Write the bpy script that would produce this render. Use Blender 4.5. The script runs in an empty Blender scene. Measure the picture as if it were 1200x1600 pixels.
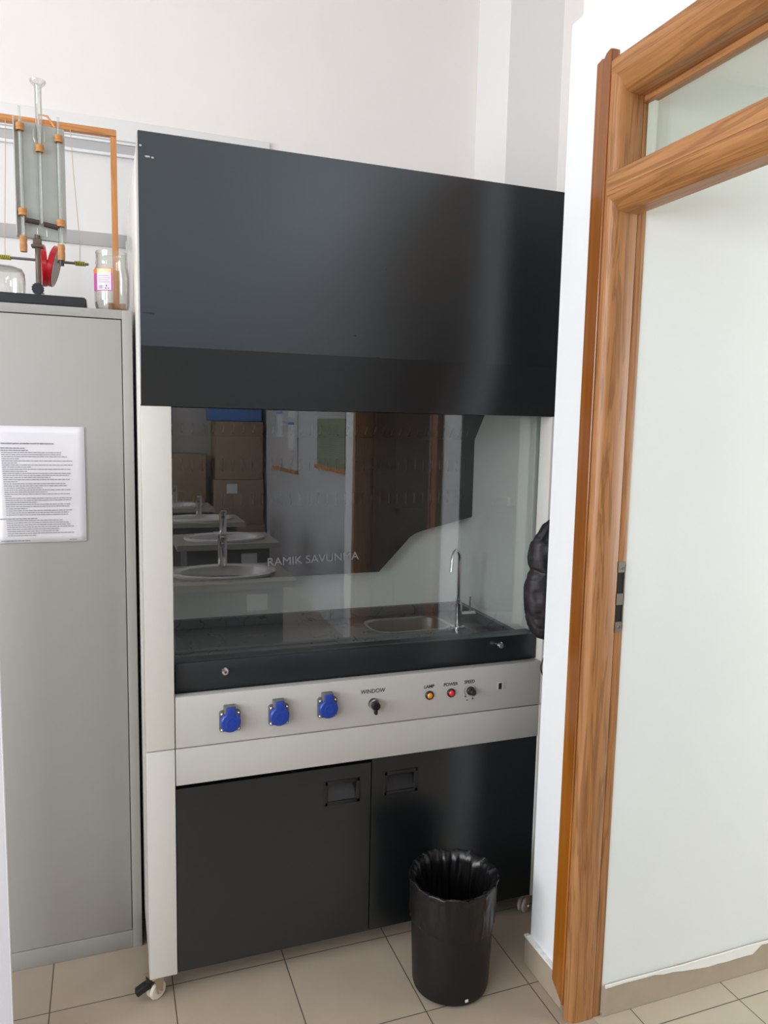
import bpy, bmesh, math, random
from mathutils import Vector, Matrix, noise
random.seed(7)
S = bpy.context.scene
COL = S.collection
PI = math.pi

# ---------------------------------------------------------------- camera
F_PX, YAW, PITCH, ROLL = 1182.5, 0.3534279, 0.1137337, 0.0207901
CAM = Vector((-0.0807, -1.8987, 1.51))
def cam_axes():
    cy, sy, cp, sp = math.cos(YAW), math.sin(YAW), math.cos(PITCH), math.sin(PITCH)
    f = Vector((sy*cp, cy*cp, -sp)); r = Vector((cy, -sy, 0)); u = r.cross(f)
    cr, sr = math.cos(ROLL), math.sin(ROLL)
    return cr*r + sr*u, -sr*r + cr*u, f
_r, _u, _f = cam_axes()
cd = bpy.data.cameras.new('camera'); cam = bpy.data.objects.new('camera', cd); COL.objects.link(cam)
cd.sensor_fit = 'HORIZONTAL'; cd.sensor_width = 36; cd.lens = 36*F_PX/1200
cd.clip_start = 0.02; cd.clip_end = 60
cam.matrix_world = Matrix(((_r.x, _u.x, -_f.x, CAM.x), (_r.y, _u.y, -_f.y, CAM.y), (_r.z, _u.z, -_f.z, CAM.z), (0, 0, 0, 1)))
S.camera = cam

# ---------------------------------------------------------------- world, light, exposure
w = bpy.data.worlds.new('sky'); S.world = w; w.use_nodes = True
w.node_tree.nodes['Background'].inputs[0].default_value = (0.75, 0.86, 1.0, 1)
w.node_tree.nodes['Background'].inputs[1].default_value = 1.5
S.view_settings.view_transform = 'Standard'; S.view_settings.look = 'None'
S.view_settings.gamma = 1; S.view_settings.use_curve_mapping = False
S.view_settings.exposure = 0.06
def area(name, loc, rot, sx, sy, power, col):
    l = bpy.data.lights.new(name, 'AREA'); l.shape = 'RECTANGLE'; l.size = sx; l.size_y = sy
    l.energy = power; l.color = col
    o = bpy.data.objects.new(name, l); COL.objects.link(o); o.location = loc; o.rotation_euler = rot
    return o
# daylight entering through the windows of the left wall; the later lamps are added
area('daylight_left_window_a', (-3.42, -1.55, 1.85), (0, -PI/2, 0), 1.8, 1.7, 120, (0.93, 0.97, 1.0))
area('daylight_left_window_b', (-3.42, -3.95, 1.85), (0, -PI/2, 0), 1.8, 1.7, 120, (0.93, 0.97, 1.0))
area('added_front_fill', (-2.5, -6.42, 2.1), (PI/2, 0, PI), 0.9, 2.1, 45, (1.0, 0.97, 0.93))  # fill lamp added behind the camera to lift the shadows
area('added_panel_light_front', (-0.30, -6.42, 2.7), (PI/2, 0, PI), 3.1, 0.95, 90, (0.95, 0.98, 1.0))  # unseen clerestory, added so the upper hood panel reflects something bright
area('added_panel_light_side', (1.62, -3.4, 2.75), (0, PI/2, 0), 0.78, 2.75, 26, (0.95, 0.98, 1.0))  # added high on the side wall to brighten the hood panel's reflection
area('added_corridor_fill', (3.9, -1.6, 1.3), (0, PI/2, 0), 1.6, 1.6, 60, (0.97, 1.0, 0.96))  # lamp added to light the corridor wall seen through the doorway

# ---------------------------------------------------------------- materials
def new_mat(name):
    m = bpy.data.materials.new(name); m.use_nodes = True
    return m, m.node_tree.nodes, m.node_tree.links, m.node_tree.nodes['Principled BSDF']
def pm(name, col, rough=0.5, metal=0.0, spec=0.5, bump=0.0, bscale=300, var=0.0, vscale=5, coat=0.0):
    m, n, l, b = new_mat(name)
    b.inputs['Base Color'].default_value = (*col, 1); b.inputs['Roughness'].default_value = rough
    b.inputs['Metallic'].default_value = metal; b.inputs['Specular IOR Level'].default_value = spec
    if coat: b.inputs['Coat Weight'].default_value = coat; b.inputs['Coat Roughness'].default_value = 0.05
    tc = n.new('ShaderNodeTexCoord')
    if bump:
        t = n.new('ShaderNodeTexNoise'); t.inputs['Scale'].default_value = bscale; t.inputs['Detail'].default_value = 3
        l.new(tc.outputs['Object'], t.inputs['Vector'])
        bp = n.new('ShaderNodeBump'); bp.inputs['Strength'].default_value = bump; bp.inputs['Distance'].default_value = 0.001
        l.new(t.outputs['Fac'], bp.inputs['Height']); l.new(bp.outputs[0], b.inputs['Normal'])
    if var:
        t = n.new('ShaderNodeTexNoise'); t.inputs['Scale'].default_value = vscale; t.inputs['Detail'].default_value = 4
        l.new(tc.outputs['Object'], t.inputs['Vector'])
        r = n.new('ShaderNodeValToRGB')
        r.color_ramp.elements[0].position = 0.3; r.color_ramp.elements[1].position = 0.7
        r.color_ramp.elements[0].color = (*[c*(1-var) for c in col], 1); r.color_ramp.elements[1].color = (*[min(1, c*(1+var)) for c in col], 1)
        l.new(t.outputs['Fac'], r.inputs[0]); l.new(r.outputs[0], b.inputs['Base Color'])
    return m
def wood(name, c1, c2, scale, axis='z', rough=0.35, coat=0.0, grain=1.0):
    m, n, l, b = new_mat(name)
    tc = n.new('ShaderNodeTexCoord'); mp = n.new('ShaderNodeMapping')
    st = {'z': (1, 1, 0.045), 'y': (1, 0.045, 1), 'x': (0.045, 1, 1)}[axis]
    mp.inputs['Scale'].default_value = [s*scale for s in st]
    l.new(tc.outputs['Object'], mp.inputs[0])
    t = n.new('ShaderNodeTexNoise'); t.inputs['Scale'].default_value = 1.0; t.inputs['Detail'].default_value = 5; t.inputs['Distortion'].default_value = 1.2
    l.new(mp.outputs[0], t.inputs['Vector'])
    wv = n.new('ShaderNodeMath'); wv.operation = 'MULTIPLY'; wv.inputs[1].default_value = 26*grain; l.new(t.outputs['Fac'], wv.inputs[0])
    sn = n.new('ShaderNodeMath'); sn.operation = 'SINE'; l.new(wv.outputs[0], sn.inputs[0])
    t2 = n.new('ShaderNodeTexNoise'); t2.inputs['Scale'].default_value = 6; t2.inputs['Detail'].default_value = 4; l.new(mp.outputs[0], t2.inputs['Vector'])
    r = n.new('ShaderNodeValToRGB'); r.color_ramp.elements[0].position = 0.3; r.color_ramp.elements[1].position = 0.7
    mid = [a*.35+b_*.65 for a, b_ in zip(c1, c2)]
    r.color_ramp.elements[0].color = (*mid, 1); r.color_ramp.elements[1].color = (*c2, 1)
    l.new(t2.outputs['Fac'], r.inputs[0])
    ln = n.new('ShaderNodeMapRange'); ln.inputs[1].default_value = 0.25; ln.inputs[2].default_value = 1.0; ln.inputs[4].default_value = 0.55; l.new(sn.outputs[0], ln.inputs[0])
    mx = n.new('ShaderNodeMix'); mx.data_type = 'RGBA'; l.new(ln.outputs[0], mx.inputs[0]); l.new(r.outputs[0], mx.inputs[6]); mx.inputs[7].default_value = (*c1, 1)
    l.new(mx.outputs[2], b.inputs['Base Color'])
    b.inputs['Roughness'].default_value = rough
    if coat: b.inputs['Coat Weight'].default_value = coat; b.inputs['Coat Roughness'].default_value = 0.12
    return m
def glass(name, refl=1.0, tint=(0.9, 0.94, 0.93), edge=0.0, ior=1.5):
    m, n, l, b = new_mat(name); n.remove(b); out = n['Material Output']
    tr = n.new('ShaderNodeBsdfTransparent'); tr.inputs[0].default_value = (*tint, 1)
    gl = n.new('ShaderNodeBsdfGlossy'); gl.inputs['Roughness'].default_value = 0.0
    fr = n.new('ShaderNodeFresnel'); ge = n.new('ShaderNodeNewGeometry')
    io = n.new('ShaderNodeMapRange'); io.inputs[3].default_value = ior; io.inputs[4].default_value = 1/ior   # same reflectance from both sides of a thin sheet
    l.new(ge.outputs['Backfacing'], io.inputs[0]); l.new(io.outputs[0], fr.inputs['IOR'])
    mu = n.new('ShaderNodeMath'); mu.operation = 'MULTIPLY'; mu.inputs[1].default_value = refl; mu.use_clamp = True
    l.new(fr.outputs[0], mu.inputs[0])
    mx = n.new('ShaderNodeMixShader'); l.new(mu.outputs[0], mx.inputs[0]); l.new(tr.outputs[0], mx.inputs[1]); l.new(gl.outputs[0], mx.inputs[2])
    if edge:
        lw = n.new('ShaderNodeLayerWeight'); lw.inputs[0].default_value = 0.35
        r = n.new('ShaderNodeValToRGB'); r.color_ramp.elements[0].position = 0.35; r.color_ramp.elements[1].position = 0.95
        r.color_ramp.elements[0].color = (*tint, 1); r.color_ramp.elements[1].color = (*[c*(1-edge) for c in tint], 1)
        l.new(lw.outputs['Facing'], r.inputs[0]); l.new(r.outputs[0], tr.inputs[0])
    l.new(mx.outputs[0], out.inputs[0]); return m

M = {}
M['wall'] = pm('wall_paint', (0.82, 0.775, 0.745), 0.75, bump=0.15, bscale=120, var=0.012, vscale=3)
M['wall_white'] = pm('wall_paint_white', (0.80, 0.805, 0.82), 0.6, bump=0.2, bscale=90, var=0.012, vscale=4)
M['wall_corr'] = pm('wall_paint_corridor', (0.745, 0.765, 0.745), 0.7, bump=0.15, bscale=100, var=0.015, vscale=3)
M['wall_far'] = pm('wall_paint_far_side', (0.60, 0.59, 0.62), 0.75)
M['pilaster'] = pm('pilaster_paint', (0.80, 0.785, 0.77), 0.7)
M['ceil'] = pm('ceiling_paint', (0.85, 0.84, 0.83), 0.8)
M['white'] = pm('white_powder_coat', (0.56, 0.54, 0.50), 0.38, bump=0.25, bscale=900, spec=0.45)
M['white_shaded'] = pm('white_powder_coat_shaded', (0.45, 0.43, 0.405), 0.36, bump=0.25, bscale=900, spec=0.45)  # same white coat, darkened for the shade on the lower front sheets
M['white_side'] = pm('white_laminate_side', (0.72, 0.70, 0.66), 0.22, spec=0.5)
M['inner'] = pm('chamber_laminate', (0.80, 0.81, 0.775), 0.28)
M['dark'] = pm('charcoal_powder_coat', (0.0036, 0.0045, 0.0052), 0.29, bump=0.10, bscale=700, spec=1.0)
M['dark'].node_tree.nodes['Principled BSDF'].inputs['Specular Tint'].default_value = (0.86, 0.95, 1.0, 1)
M['dark_smooth'] = pm('charcoal_sheet', (0.018, 0.020, 0.021), 0.5)
M['rail'] = pm('sash_rail_black', (0.010, 0.014, 0.017), 0.3, bump=0.2, bscale=800)
M['flange'] = pm('bare_flange_grey', (0.42, 0.42, 0.41), 0.45)
M['black'] = pm('black_plastic', (0.008, 0.008, 0.009), 0.35)
M['handle'] = pm('handle_black_plastic', (0.012, 0.012, 0.013), 0.3)
M['locker'] = pm('grey_locker_paint', (0.365, 0.35, 0.325), 0.36, bump=0.12, bscale=500, spec=0.5, var=0.01, vscale=2)
M['locker_gap'] = pm('locker_gap', (0.05, 0.045, 0.045), 0.8)
M['cupboard'] = pm('white_cupboard_paint', (0.68, 0.68, 0.72), 0.35)
M['chrome'] = pm('chrome', (0.75, 0.74, 0.72), 0.14, 1.0)
M['steel'] = pm('brushed_steel', (0.55, 0.53, 0.50), 0.28, 1.0)
M['blue'] = pm('blue_socket_plastic', (0.010, 0.040, 0.28), 0.4)
M['sockgrey'] = pm('socket_grey_plastic', (0.12, 0.12, 0.11), 0.5)
M['yellow'] = pm('amber_lens', (0.65, 0.26, 0.01), 0.15, spec=0.8)
M['red'] = pm('red_lens', (0.75, 0.02, 0.015), 0.15, spec=0.8)
M['ink'] = pm('black_ink', (0.02, 0.02, 0.022), 0.6)
M['faint'] = pm('faded_ink', (0.20, 0.20, 0.21), 0.7)
M['ghost'] = pm('worn_glass_lettering', (0.17, 0.17, 0.18), 0.8)
M['paper'] = pm('paper_in_sleeve', (0.74, 0.72, 0.75), 0.3, coat=0.5)
M['cream'] = pm('cream_wheel_rubber', (0.62, 0.57, 0.48), 0.5)
M['brass'] = pm('zinc_plated_bracket', (0.50, 0.40, 0.28), 0.35, 0.9)
M['teak'] = wood('teak_foil_frame', (0.15, 0.055, 0.016), (0.42, 0.19, 0.068), 34, 'z', 0.42, grain=1.3)
M['teak_y'] = wood('teak_foil_frame_horizontal', (0.17, 0.062, 0.018), (0.44, 0.20, 0.07), 30, 'y', 0.42, grain=1.3)
M['stain'] = wood('orange_stained_board', (0.13, 0.030, 0.003), (0.35, 0.115, 0.010), 9, 'z', 0.25, coat=0.4, grain=0.6)
M['pine'] = wood('varnished_pine', (0.42, 0.14, 0.035), (0.68, 0.31, 0.095), 30, 'z', 0.35)
M['pine_x'] = wood('varnished_pine_beam', (0.36, 0.12, 0.03), (0.60, 0.26, 0.075), 30, 'x', 0.35)
M['doorleaf'] = wood('dark_brown_door', (0.06, 0.03, 0.018), (0.12, 0.06, 0.035), 8, 'z', 0.4)
M['cork'] = pm('cork', (0.46, 0.22, 0.085), 0.8, var=0.2, vscale=120)
M['band'] = pm('rubber_band_ochre', (0.50, 0.22, 0.06), 0.6)
M['alu'] = pm('grey_painted_board', (0.41, 0.42, 0.39), 0.55, var=0.10, vscale=14)
M['rodmetal'] = pm('dull_bronze_rod', (0.13, 0.095, 0.07), 0.45, 0.5)
M['barmetal'] = pm('grey_metal_bar', (0.20, 0.19, 0.19), 0.4, 0.6)
M['redpaint'] = pm('red_disc_paint', (0.50, 0.012, 0.02), 0.2, coat=0.5)
M['discface'] = pm('disc_grey_face', (0.36, 0.34, 0.31), 0.5)
M['string'] = pm('pinkish_thread', (0.62, 0.42, 0.34), 0.9)
M['wrap'] = pm('yellow_black_thread', (0.42, 0.40, 0.04), 0.8)
M['brownhose'] = pm('dark_brown_rubber', (0.05, 0.03, 0.022), 0.5)
M['base'] = pm('black_cast_base', (0.012, 0.013, 0.015), 0.3)
M['tube'] = glass('tube_glass', 3.0, (0.955, 0.965, 0.95), 0.45)
M['jar'] = glass('jar_glass', 1.5, (0.97, 0.97, 0.955), 0.4)
M['pane'] = glass('sash_glass', 2.4, (0.965, 0.98, 0.975))
M['transom'] = glass('transom_glass', 1.0, (0.90, 0.93, 0.90))
M['bin'] = pm('bin_black_plastic', (0.006, 0.006, 0.0065), 0.45, bump=0.1, bscale=200, spec=.35)
M['bag'] = pm('black_bin_liner', (0.006, 0.0055, 0.006), 0.28, spec=0.4)
M['coat'] = pm('dark_padded_fabric', (0.012, 0.009, 0.011), 0.55, bump=0.5, bscale=400)
M['grout_edge'] = pm('white_filler', (0.80, 0.79, 0.76), 0.7)
M['skirt'] = pm('beige_skirting_tile', (0.38, 0.31, 0.235), 0.4, var=0.04, vscale=20)
M['boardrail'] = pm('grey_board_rail', (0.45, 0.44, 0.44), 0.5)
M['ceramic'] = pm('white_ceramic', (0.88, 0.82, 0.80), 0.12)
M['benchtop'] = pm('beige_bench_top', (0.42, 0.38, 0.32), 0.4)
M['benchbody'] = pm('grey_bench_cabinet', (0.10, 0.10, 0.11), 0.5)
M['carton'] = pm('brown_cardboard', (0.36, 0.25, 0.165), 0.85, var=0.05, vscale=6)
M['crate'] = pm('blue_plastic_crate', (0.12, 0.24, 0.60), 0.4)
M['label'] = pm('white_label', (0.8, 0.8, 0.8), 0.6)

def floor_mat(ox, oy, T, c1, c2):
    m, n, l, b = new_mat('beige_floor_tiles')
    tc = n.new('ShaderNodeTexCoord'); mp = n.new('ShaderNodeMapping')
    mp.inputs['Location'].default_value = (-ox, -oy, 0)      # grout lines at x = ox + k*T, y = oy + k*T
    l.new(tc.outputs['Object'], mp.inputs[0])
    br = n.new('ShaderNodeTexBrick'); br.offset = 0; br.squash = 1
    br.inputs['Scale'].default_value = 1; br.inputs['Brick Width'].default_value = T; br.inputs['Row Height'].default_value = T
    br.inputs['Mortar Size'].default_value = 0.0016; br.inputs['Mortar Smooth'].default_value = 0.2; br.inputs['Bias'].default_value = 0
    br.inputs['Color1'].default_value = (*c1, 1); br.inputs['Color2'].default_value = (*c2, 1)
    br.inputs['Mortar'].default_value = (0.10, 0.08, 0.065, 1)
    l.new(mp.outputs[0], br.inputs['Vector'])
    t = n.new('ShaderNodeTexNoise'); t.inputs['Scale'].default_value = 9; t.inputs['Detail'].default_value = 6; l.new(tc.outputs['Object'], t.inputs['Vector'])
    r = n.new('ShaderNodeValToRGB'); r.color_ramp.elements[0].color = (0.9, 0.9, 0.9, 1); r.color_ramp.elements[1].color = (1.06, 1.05, 1.04, 1)
    l.new(t.outputs['Fac'], r.inputs[0])
    mx = n.new('ShaderNodeMix'); mx.data_type = 'RGBA'; mx.blend_type = 'MULTIPLY'; mx.inputs[0].default_value = 1
    l.new(br.outputs['Color'], mx.inputs[6]); l.new(r.outputs[0], mx.inputs[7]); l.new(mx.outputs[2], b.inputs['Base Color'])
    b.inputs['Roughness'].default_value = 0.32
    bp = n.new('ShaderNodeBump'); bp.invert = True; bp.inputs['Strength'].default_value = 0.6; bp.inputs['Distance'].default_value = 0.002
    l.new(br.outputs['Fac'], bp.inputs['Height']); l.new(bp.outputs[0], b.inputs['Normal'])
    return m
M['floor'] = floor_mat(0.062, -0.251, 0.3055, (0.42, 0.345, 0.265), (0.39, 0.32, 0.25))
M['floor2'] = floor_mat(1.185, -0.483, 0.300, (0.46, 0.40, 0.31), (0.44, 0.38, 0.295))
def slate_mat():
    m, n, l, b = new_mat('dark_slate_worktop')
    tc = n.new('ShaderNodeTexCoord')
    t = n.new('ShaderNodeTexNoise'); t.inputs['Scale'].default_value = 5; t.inputs['Detail'].default_value = 8; t.inputs['Distortion'].default_value = 1.5
    l.new(tc.outputs['Object'], t.inputs['Vector'])
    r = n.new('ShaderNodeValToRGB'); e = r.color_ramp.elements
    e[0].position = 0.0; e[0].color = (0.12, 0.122, 0.122, 1); e[1].position = 1; e[1].color = (0.135, 0.137, 0.137, 1)
    for p, c in ((0.49, 0.125), (0.50, 0.03), (0.508, 0.13)):
        x = r.color_ramp.elements.new(p); x.color = (c, c, c*1.03, 1)
    l.new(t.outputs['Fac'], r.inputs[0]); l.new(r.outputs[0], b.inputs['Base Color']); b.inputs['Roughness'].default_value = 0.22
    return m
M['slate'] = slate_mat()
def poster_mat():
    m, n, l, b = new_mat('printed_chart')
    tc = n.new('ShaderNodeTexCoord'); sp = n.new('ShaderNodeSeparateXYZ'); l.new(tc.outputs['Generated'], sp.inputs[0])
    r = n.new('ShaderNodeValToRGB'); r.color_ramp.interpolation = 'CONSTANT'; e = r.color_ramp.elements
    e[0].position = 0; e[0].color = (0.36, 0.40, 0.26, 1); e[1].position = 0.42; e[1].color = (0.72, 0.70, 0.70, 1)
    x = e.new(0.6); x.color = (0.62, 0.48, 0.06, 1)
    l.new(sp.outputs[2], r.inputs[0])
    br = n.new('ShaderNodeTexBrick'); br.offset = 0; br.inputs['Scale'].default_value = 14; br.inputs['Mortar Size'].default_value = 0.06
    br.inputs['Color1'].default_value = (1, 1, 1, 1); br.inputs['Color2'].default_value = (0.8, 0.8, 0.8, 1); br.inputs['Mortar'].default_value = (0.45, 0.45, 0.45, 1)
    mp = n.new('ShaderNodeMapping'); mp.inputs['Rotation'].default_value = (0, PI/2, PI/2); l.new(tc.outputs['Generated'], mp.inputs[0]); l.new(mp.outputs[0], br.inputs['Vector'])
    mx = n.new('ShaderNodeMix'); mx.data_type = 'RGBA'; mx.blend_type = 'MULTIPLY'; mx.inputs[0].default_value = 0.8
    l.new(r.outputs[0], mx.inputs[6]); l.new(br.outputs['Color'], mx.inputs[7]); l.new(mx.outputs[2], b.inputs['Base Color'])
    b.inputs['Roughness'].default_value = 0.5
    return m
M['poster'] = poster_mat()

# ---------------------------------------------------------------- mesh helpers (all coordinates are world coordinates)
def B(): return bmesh.new()
def box(bm, x0, x1, y0, y1, z0, z1, bev=0.0, seg=2):
    r = bmesh.ops.create_cube(bm, size=1)
    vs = r['verts']
    for v in vs: v.co = Vector((x0 if v.co.x < 0 else x1, y0 if v.co.y < 0 else y1, z0 if v.co.z < 0 else z1))
    if bev:
        es = list({e for v in vs for e in v.link_edges})
        bmesh.ops.bevel(bm, geom=es, offset=bev, segments=seg, affect='EDGES', profile=0.5)
    return vs
def prism(bm, pts, axis, a, b, bev=0.0):
    """pts: 2D outline; axis: extrusion axis. x: pts=(y,z); y: pts=(x,z); z: pts=(x,y)"""
    def P(p, t): return {'x': (t, p[0], p[1]), 'y': (p[0], t, p[1]), 'z': (p[0], p[1], t)}[axis]
    A = [bm.verts.new(P(p, a)) for p in pts]; Bv = [bm.verts.new(P(p, b)) for p in pts]
    n = len(pts); fs = [bm.faces.new(A), bm.faces.new(Bv[::-1])]
    for i in range(n): fs.append(bm.faces.new((A[i], Bv[i], Bv[(i+1) % n], A[(i+1) % n])))
    bmesh.ops.recalc_face_normals(bm, faces=fs)
    if bev:
        es = list({e for f in fs[:2] for e in f.edges})
        bmesh.ops.bevel(bm, geom=es, offset=bev, segments=2, affect='EDGES')
def lathe(bm, prof, c, axis=(0, 0, 1), seg=40, close=True):
    """prof: list of (radius, height along axis) from centre c"""
    ax = Vector(axis).normalized(); q = Vector((0, 0, 1)).rotation_difference(ax); c = Vector(c)
    rings = []
    for r, h in prof:
        if r < 1e-6: rings.append([bm.verts.new(c + q @ Vector((0, 0, h)))])
        else: rings.append([bm.verts.new(c + q @ Vector((r*math.cos(2*PI*i/seg), r*math.sin(2*PI*i/seg), h))) for i in range(seg)])
    fs = []
    for a, b in zip(rings, rings[1:]):
        for i in range(seg):
            j = (i+1) % seg
            if len(a) == 1 and len(b) == 1: continue
            if len(a) == 1: fs.append(bm.faces.new((a[0], b[i], b[j])))
            elif len(b) == 1: fs.append(bm.faces.new((a[i], a[j], b[0])))
            else: fs.append(bm.faces.new((a[i], a[j], b[j], b[i])))
    if close:
        if len(rings[0]) > 1: fs.append(bm.faces.new(rings[0][::-1]))
        if len(rings[-1]) > 1: fs.append(bm.faces.new(rings[-1]))
    bmesh.ops.recalc_face_normals(bm, faces=fs)
def cyl(bm, a, b, r, seg=24, r2=None):
    a, b = Vector(a), Vector(b); d = b-a
    lathe(bm, [(r, 0), (r if r2 is None else r2, d.length)], a, d, seg)
def tube(bm, pts, r, seg=12, rad=None):
    pts = [Vector(p) for p in pts]; rings = []
    up = None
    for i, p in enumerate(pts):
        t = (pts[min(i+1, len(pts)-1)] - pts[max(i-1, 0)]).normalized()
        if up is None: up = t.orthogonal().normalized()
        up = (up - t*up.dot(t)).normalized(); sd = t.cross(up)
        rr = rad[i] if rad else r
        rings.append([bm.verts.new(p + rr*(math.cos(2*PI*k/seg)*up + math.sin(2*PI*k/seg)*sd)) for k in range(seg)])
    fs = []
    for a, b in zip(rings, rings[1:]):
        for k in range(seg): fs.append(bm.faces.new((a[k], a[(k+1) % seg], b[(k+1) % seg], b[k])))
    fs += [bm.faces.new(rings[0][::-1]), bm.faces.new(rings[-1])]
    bmesh.ops.recalc_face_normals(bm, faces=fs)
def rot(bm, vs, ang, axis, c):
    bmesh.ops.rotate(bm, verts=vs, cent=Vector(c), matrix=Matrix.Rotation(ang, 3, axis))
def wloc(o):
    v = Vector(o.location)
    while o.parent: o = o.parent; v += Vector(o.location)
    return v
def obj(name, bm, mat, parent=None, smooth=True, label=None, ang=35):
    if parent is not None: bmesh.ops.translate(bm, verts=bm.verts, vec=-wloc(parent))
    me = bpy.data.meshes.new(name); bm.to_mesh(me); bm.free()
    if smooth:
        for p in me.polygons: p.use_smooth = True
        try: me.set_sharp_from_angle(angle=math.radians(ang))
        except Exception: pass
    me.materials.append(M[mat] if isinstance(mat, str) else mat)
    o = bpy.data.objects.new(name, me); COL.objects.link(o); o.parent = parent
    if label: o['label'] = label
    return o
def pieces(name, bm, mat, parent, smooth=True, label=None):
    """every loose island of bm becomes a part of its own"""
    left = set(bm.verts); out = []
    while left:
        st = [left.pop()]; isl = set(st)
        while st:
            for e in st.pop().link_edges:
                for v in e.verts:
                    if v in left: left.discard(v); isl.add(v); st.append(v)
        nb = bmesh.new(); mp = {v: nb.verts.new(v.co) for v in isl}
        for f in {f for v in isl for f in v.link_faces}: nb.faces.new([mp[v] for v in f.verts])
        out.append(nb)
    bm.free()
    return [obj(name, nb, mat, parent, smooth, label) for nb in out]
def tag(o, label, cat, group=None):
    o['label'] = label; o['category'] = cat
    if group: o['group'] = group
    return o
def thing(name, loc, label, cat, group=None):
    o = bpy.data.objects.new(name, None); COL.objects.link(o); o.location = loc; o.empty_display_size = 0.1
    return tag(o, label, cat, group)
def struct(name, bm, mat, parent=None, smooth=False):
    o = obj(name, bm, mat, parent, smooth)
    if parent is None: o['kind'] = 'structure'
    return o
def bx(name, args, mat, parent=None, bev=0.0, label=None):
    bm = B(); box(bm, *args, bev=bev); return obj(name, bm, mat, parent, label=label)
def text(name, s, size, origin, xdir, zdir, mat, parent, align='CENTER', thick=0.0006, sx=1.0, label=None, bold=0.0):
    cu = bpy.data.curves.new(name, 'FONT'); cu.body = s; cu.size = size; cu.align_x = align; cu.extrude = thick/2; cu.offset = bold
    t = bpy.data.objects.new(name + '_tmp', cu); COL.objects.link(t)
    dg = bpy.context.evaluated_depsgraph_get(); me = bpy.data.meshes.new_from_object(t.evaluated_get(dg))
    COL.objects.unlink(t); bpy.data.objects.remove(t)
    xd, zd = Vector(xdir).normalized(), Vector(zdir).normalized(); nd = xd.cross(zd)
    mt = Matrix(((xd.x, zd.x, nd.x, origin[0]), (xd.y, zd.y, nd.y, origin[1]), (xd.z, zd.z, nd.z, origin[2]), (0, 0, 0, 1)))
    me.transform(Matrix.Scale(sx, 4, Vector((1, 0, 0)))); me.transform(mt)
    if parent is not None: me.transform(Matrix.Translation(-wloc(parent)))
    me.materials.clear(); me.materials.append(M[mat])
    me.name = name; o = bpy.data.objects.new(name, me); COL.objects.link(o); o.parent = parent
    if label: o['label'] = label
    return o

# ================================================================= STRUCTURE
X_L, Y_F, ZC = -3.3, -6.3, 3.5
bm = B(); box(bm, X_L-0.2, 4.2, Y_F-0.2, 1.1, -0.1, 0.0); struct('floor', bm, 'floor')
bm = B(); box(bm, 1.075, 4.1, -3.0, -0.405, 0.0, 0.0008); struct('floor_corridor', bm, 'floor2')
bm = B(); box(bm, X_L-0.2, 1.75, Y_F-0.2, 1.1, ZC, ZC+0.1); struct('ceiling', bm, 'ceil')
bm = B(); box(bm, X_L-0.2, 1.75, 0.9, 1.1, 0, ZC); struct('wall_back', bm, 'wall')
bm = B(); box(bm, 1.30, 1.525, 0.648, 0.9, 0, ZC); struct('trim_1', bm, 'pilaster')
bm = B(); box(bm, 1.518, 1.75, -0.184, 0.9, 0, ZC); struct('wall_niche', bm, 'wall')
# partition on the right: wall pier, part above the door, part beyond the door
bm = B()
box(bm, 1.02, 1.60, -0.405, -0.184, 0, 2.5)                    # pier; its face towards the corridor is the corridor wall
box(bm, 1.02, 1.12, -1.285, -0.405, 2.335, 2.5)               # over the door frame
box(bm, 1.02, 1.12, -1.46, -1.30, 0, 2.5)                    # strip beyond the door
struct('wall_right', bm, 'wall_white')
bm = B(); box(bm, 1.05, 1.75, -1.46, -0.184, 2.5, ZC); struct('wall_upper_right', bm, 'wall')
bm = B(); box(bm, 1.60, 4.2, -0.405, -0.184, 0, 2.5); box(bm, 1.0975, 1.6, -0.4062, -0.405, 0.0, 2.333); struct('wall_corridor', bm, 'wall_corr')
bm = B(); box(bm, 4.1, 4.2, -3.0, -0.405, 0, 0.8); box(bm, 4.1, 4.2, -3.0, -0.405, 2.1, 2.5); box(bm, 4.1, 4.2, -3, -2.4, .8, 2.1); box(bm, 4.1, 4.2, -.8, -.405, .8, 2.1)
struct('wall_corridor_end', bm, 'wall_corr')  # opening left for the added corridor lamp
bm = B(); box(bm, 1.60, 4.2, -3.1, -3.0, 0, 2.5); struct('wall_corridor_front', bm, 'wall_corr')
bm = B(); box(bm, 1.12, 4.2, -3.1, -0.405, 2.333, 2.43); struct('ceiling_corridor', bm, 'ceil')
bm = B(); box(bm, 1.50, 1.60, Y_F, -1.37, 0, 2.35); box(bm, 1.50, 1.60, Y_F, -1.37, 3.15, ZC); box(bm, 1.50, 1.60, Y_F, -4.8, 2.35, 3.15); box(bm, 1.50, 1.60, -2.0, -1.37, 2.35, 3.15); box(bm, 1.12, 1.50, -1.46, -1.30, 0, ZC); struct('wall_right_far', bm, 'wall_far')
bm = B(); box(bm, X_L, -3.0, Y_F-0.2, Y_F, 0, ZC); box(bm, -2.0, 1.6, Y_F-0.2, Y_F, 0, 2.2); box(bm, -2.0, 1.6, Y_F-0.2, Y_F, 3.2, ZC); box(bm, 1.35, 1.6, Y_F-0.2, Y_F, 2.2, 3.2)
box(bm, -3.0, -2.0, Y_F-0.2, Y_F, 0, 0.95); box(bm, -3.0, -2.0, Y_F-0.2, Y_F, 3.2, ZC); struct('wall_front', bm, 'wall')
bm = B()
for y0, y1 in ((Y_F, -4.85), (-3.05, -2.45), (-0.65, 0.9)): box(bm, X_L-0.2, X_L, y0, y1, 0, ZC)
for y0, y1 in ((-4.85, -3.05), (-2.45, -0.65)): box(bm, X_L-0.2, X_L, y0, y1, 0, 0.95); box(bm, X_L-0.2, X_L, y0, y1, 2.75, ZC)
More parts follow.
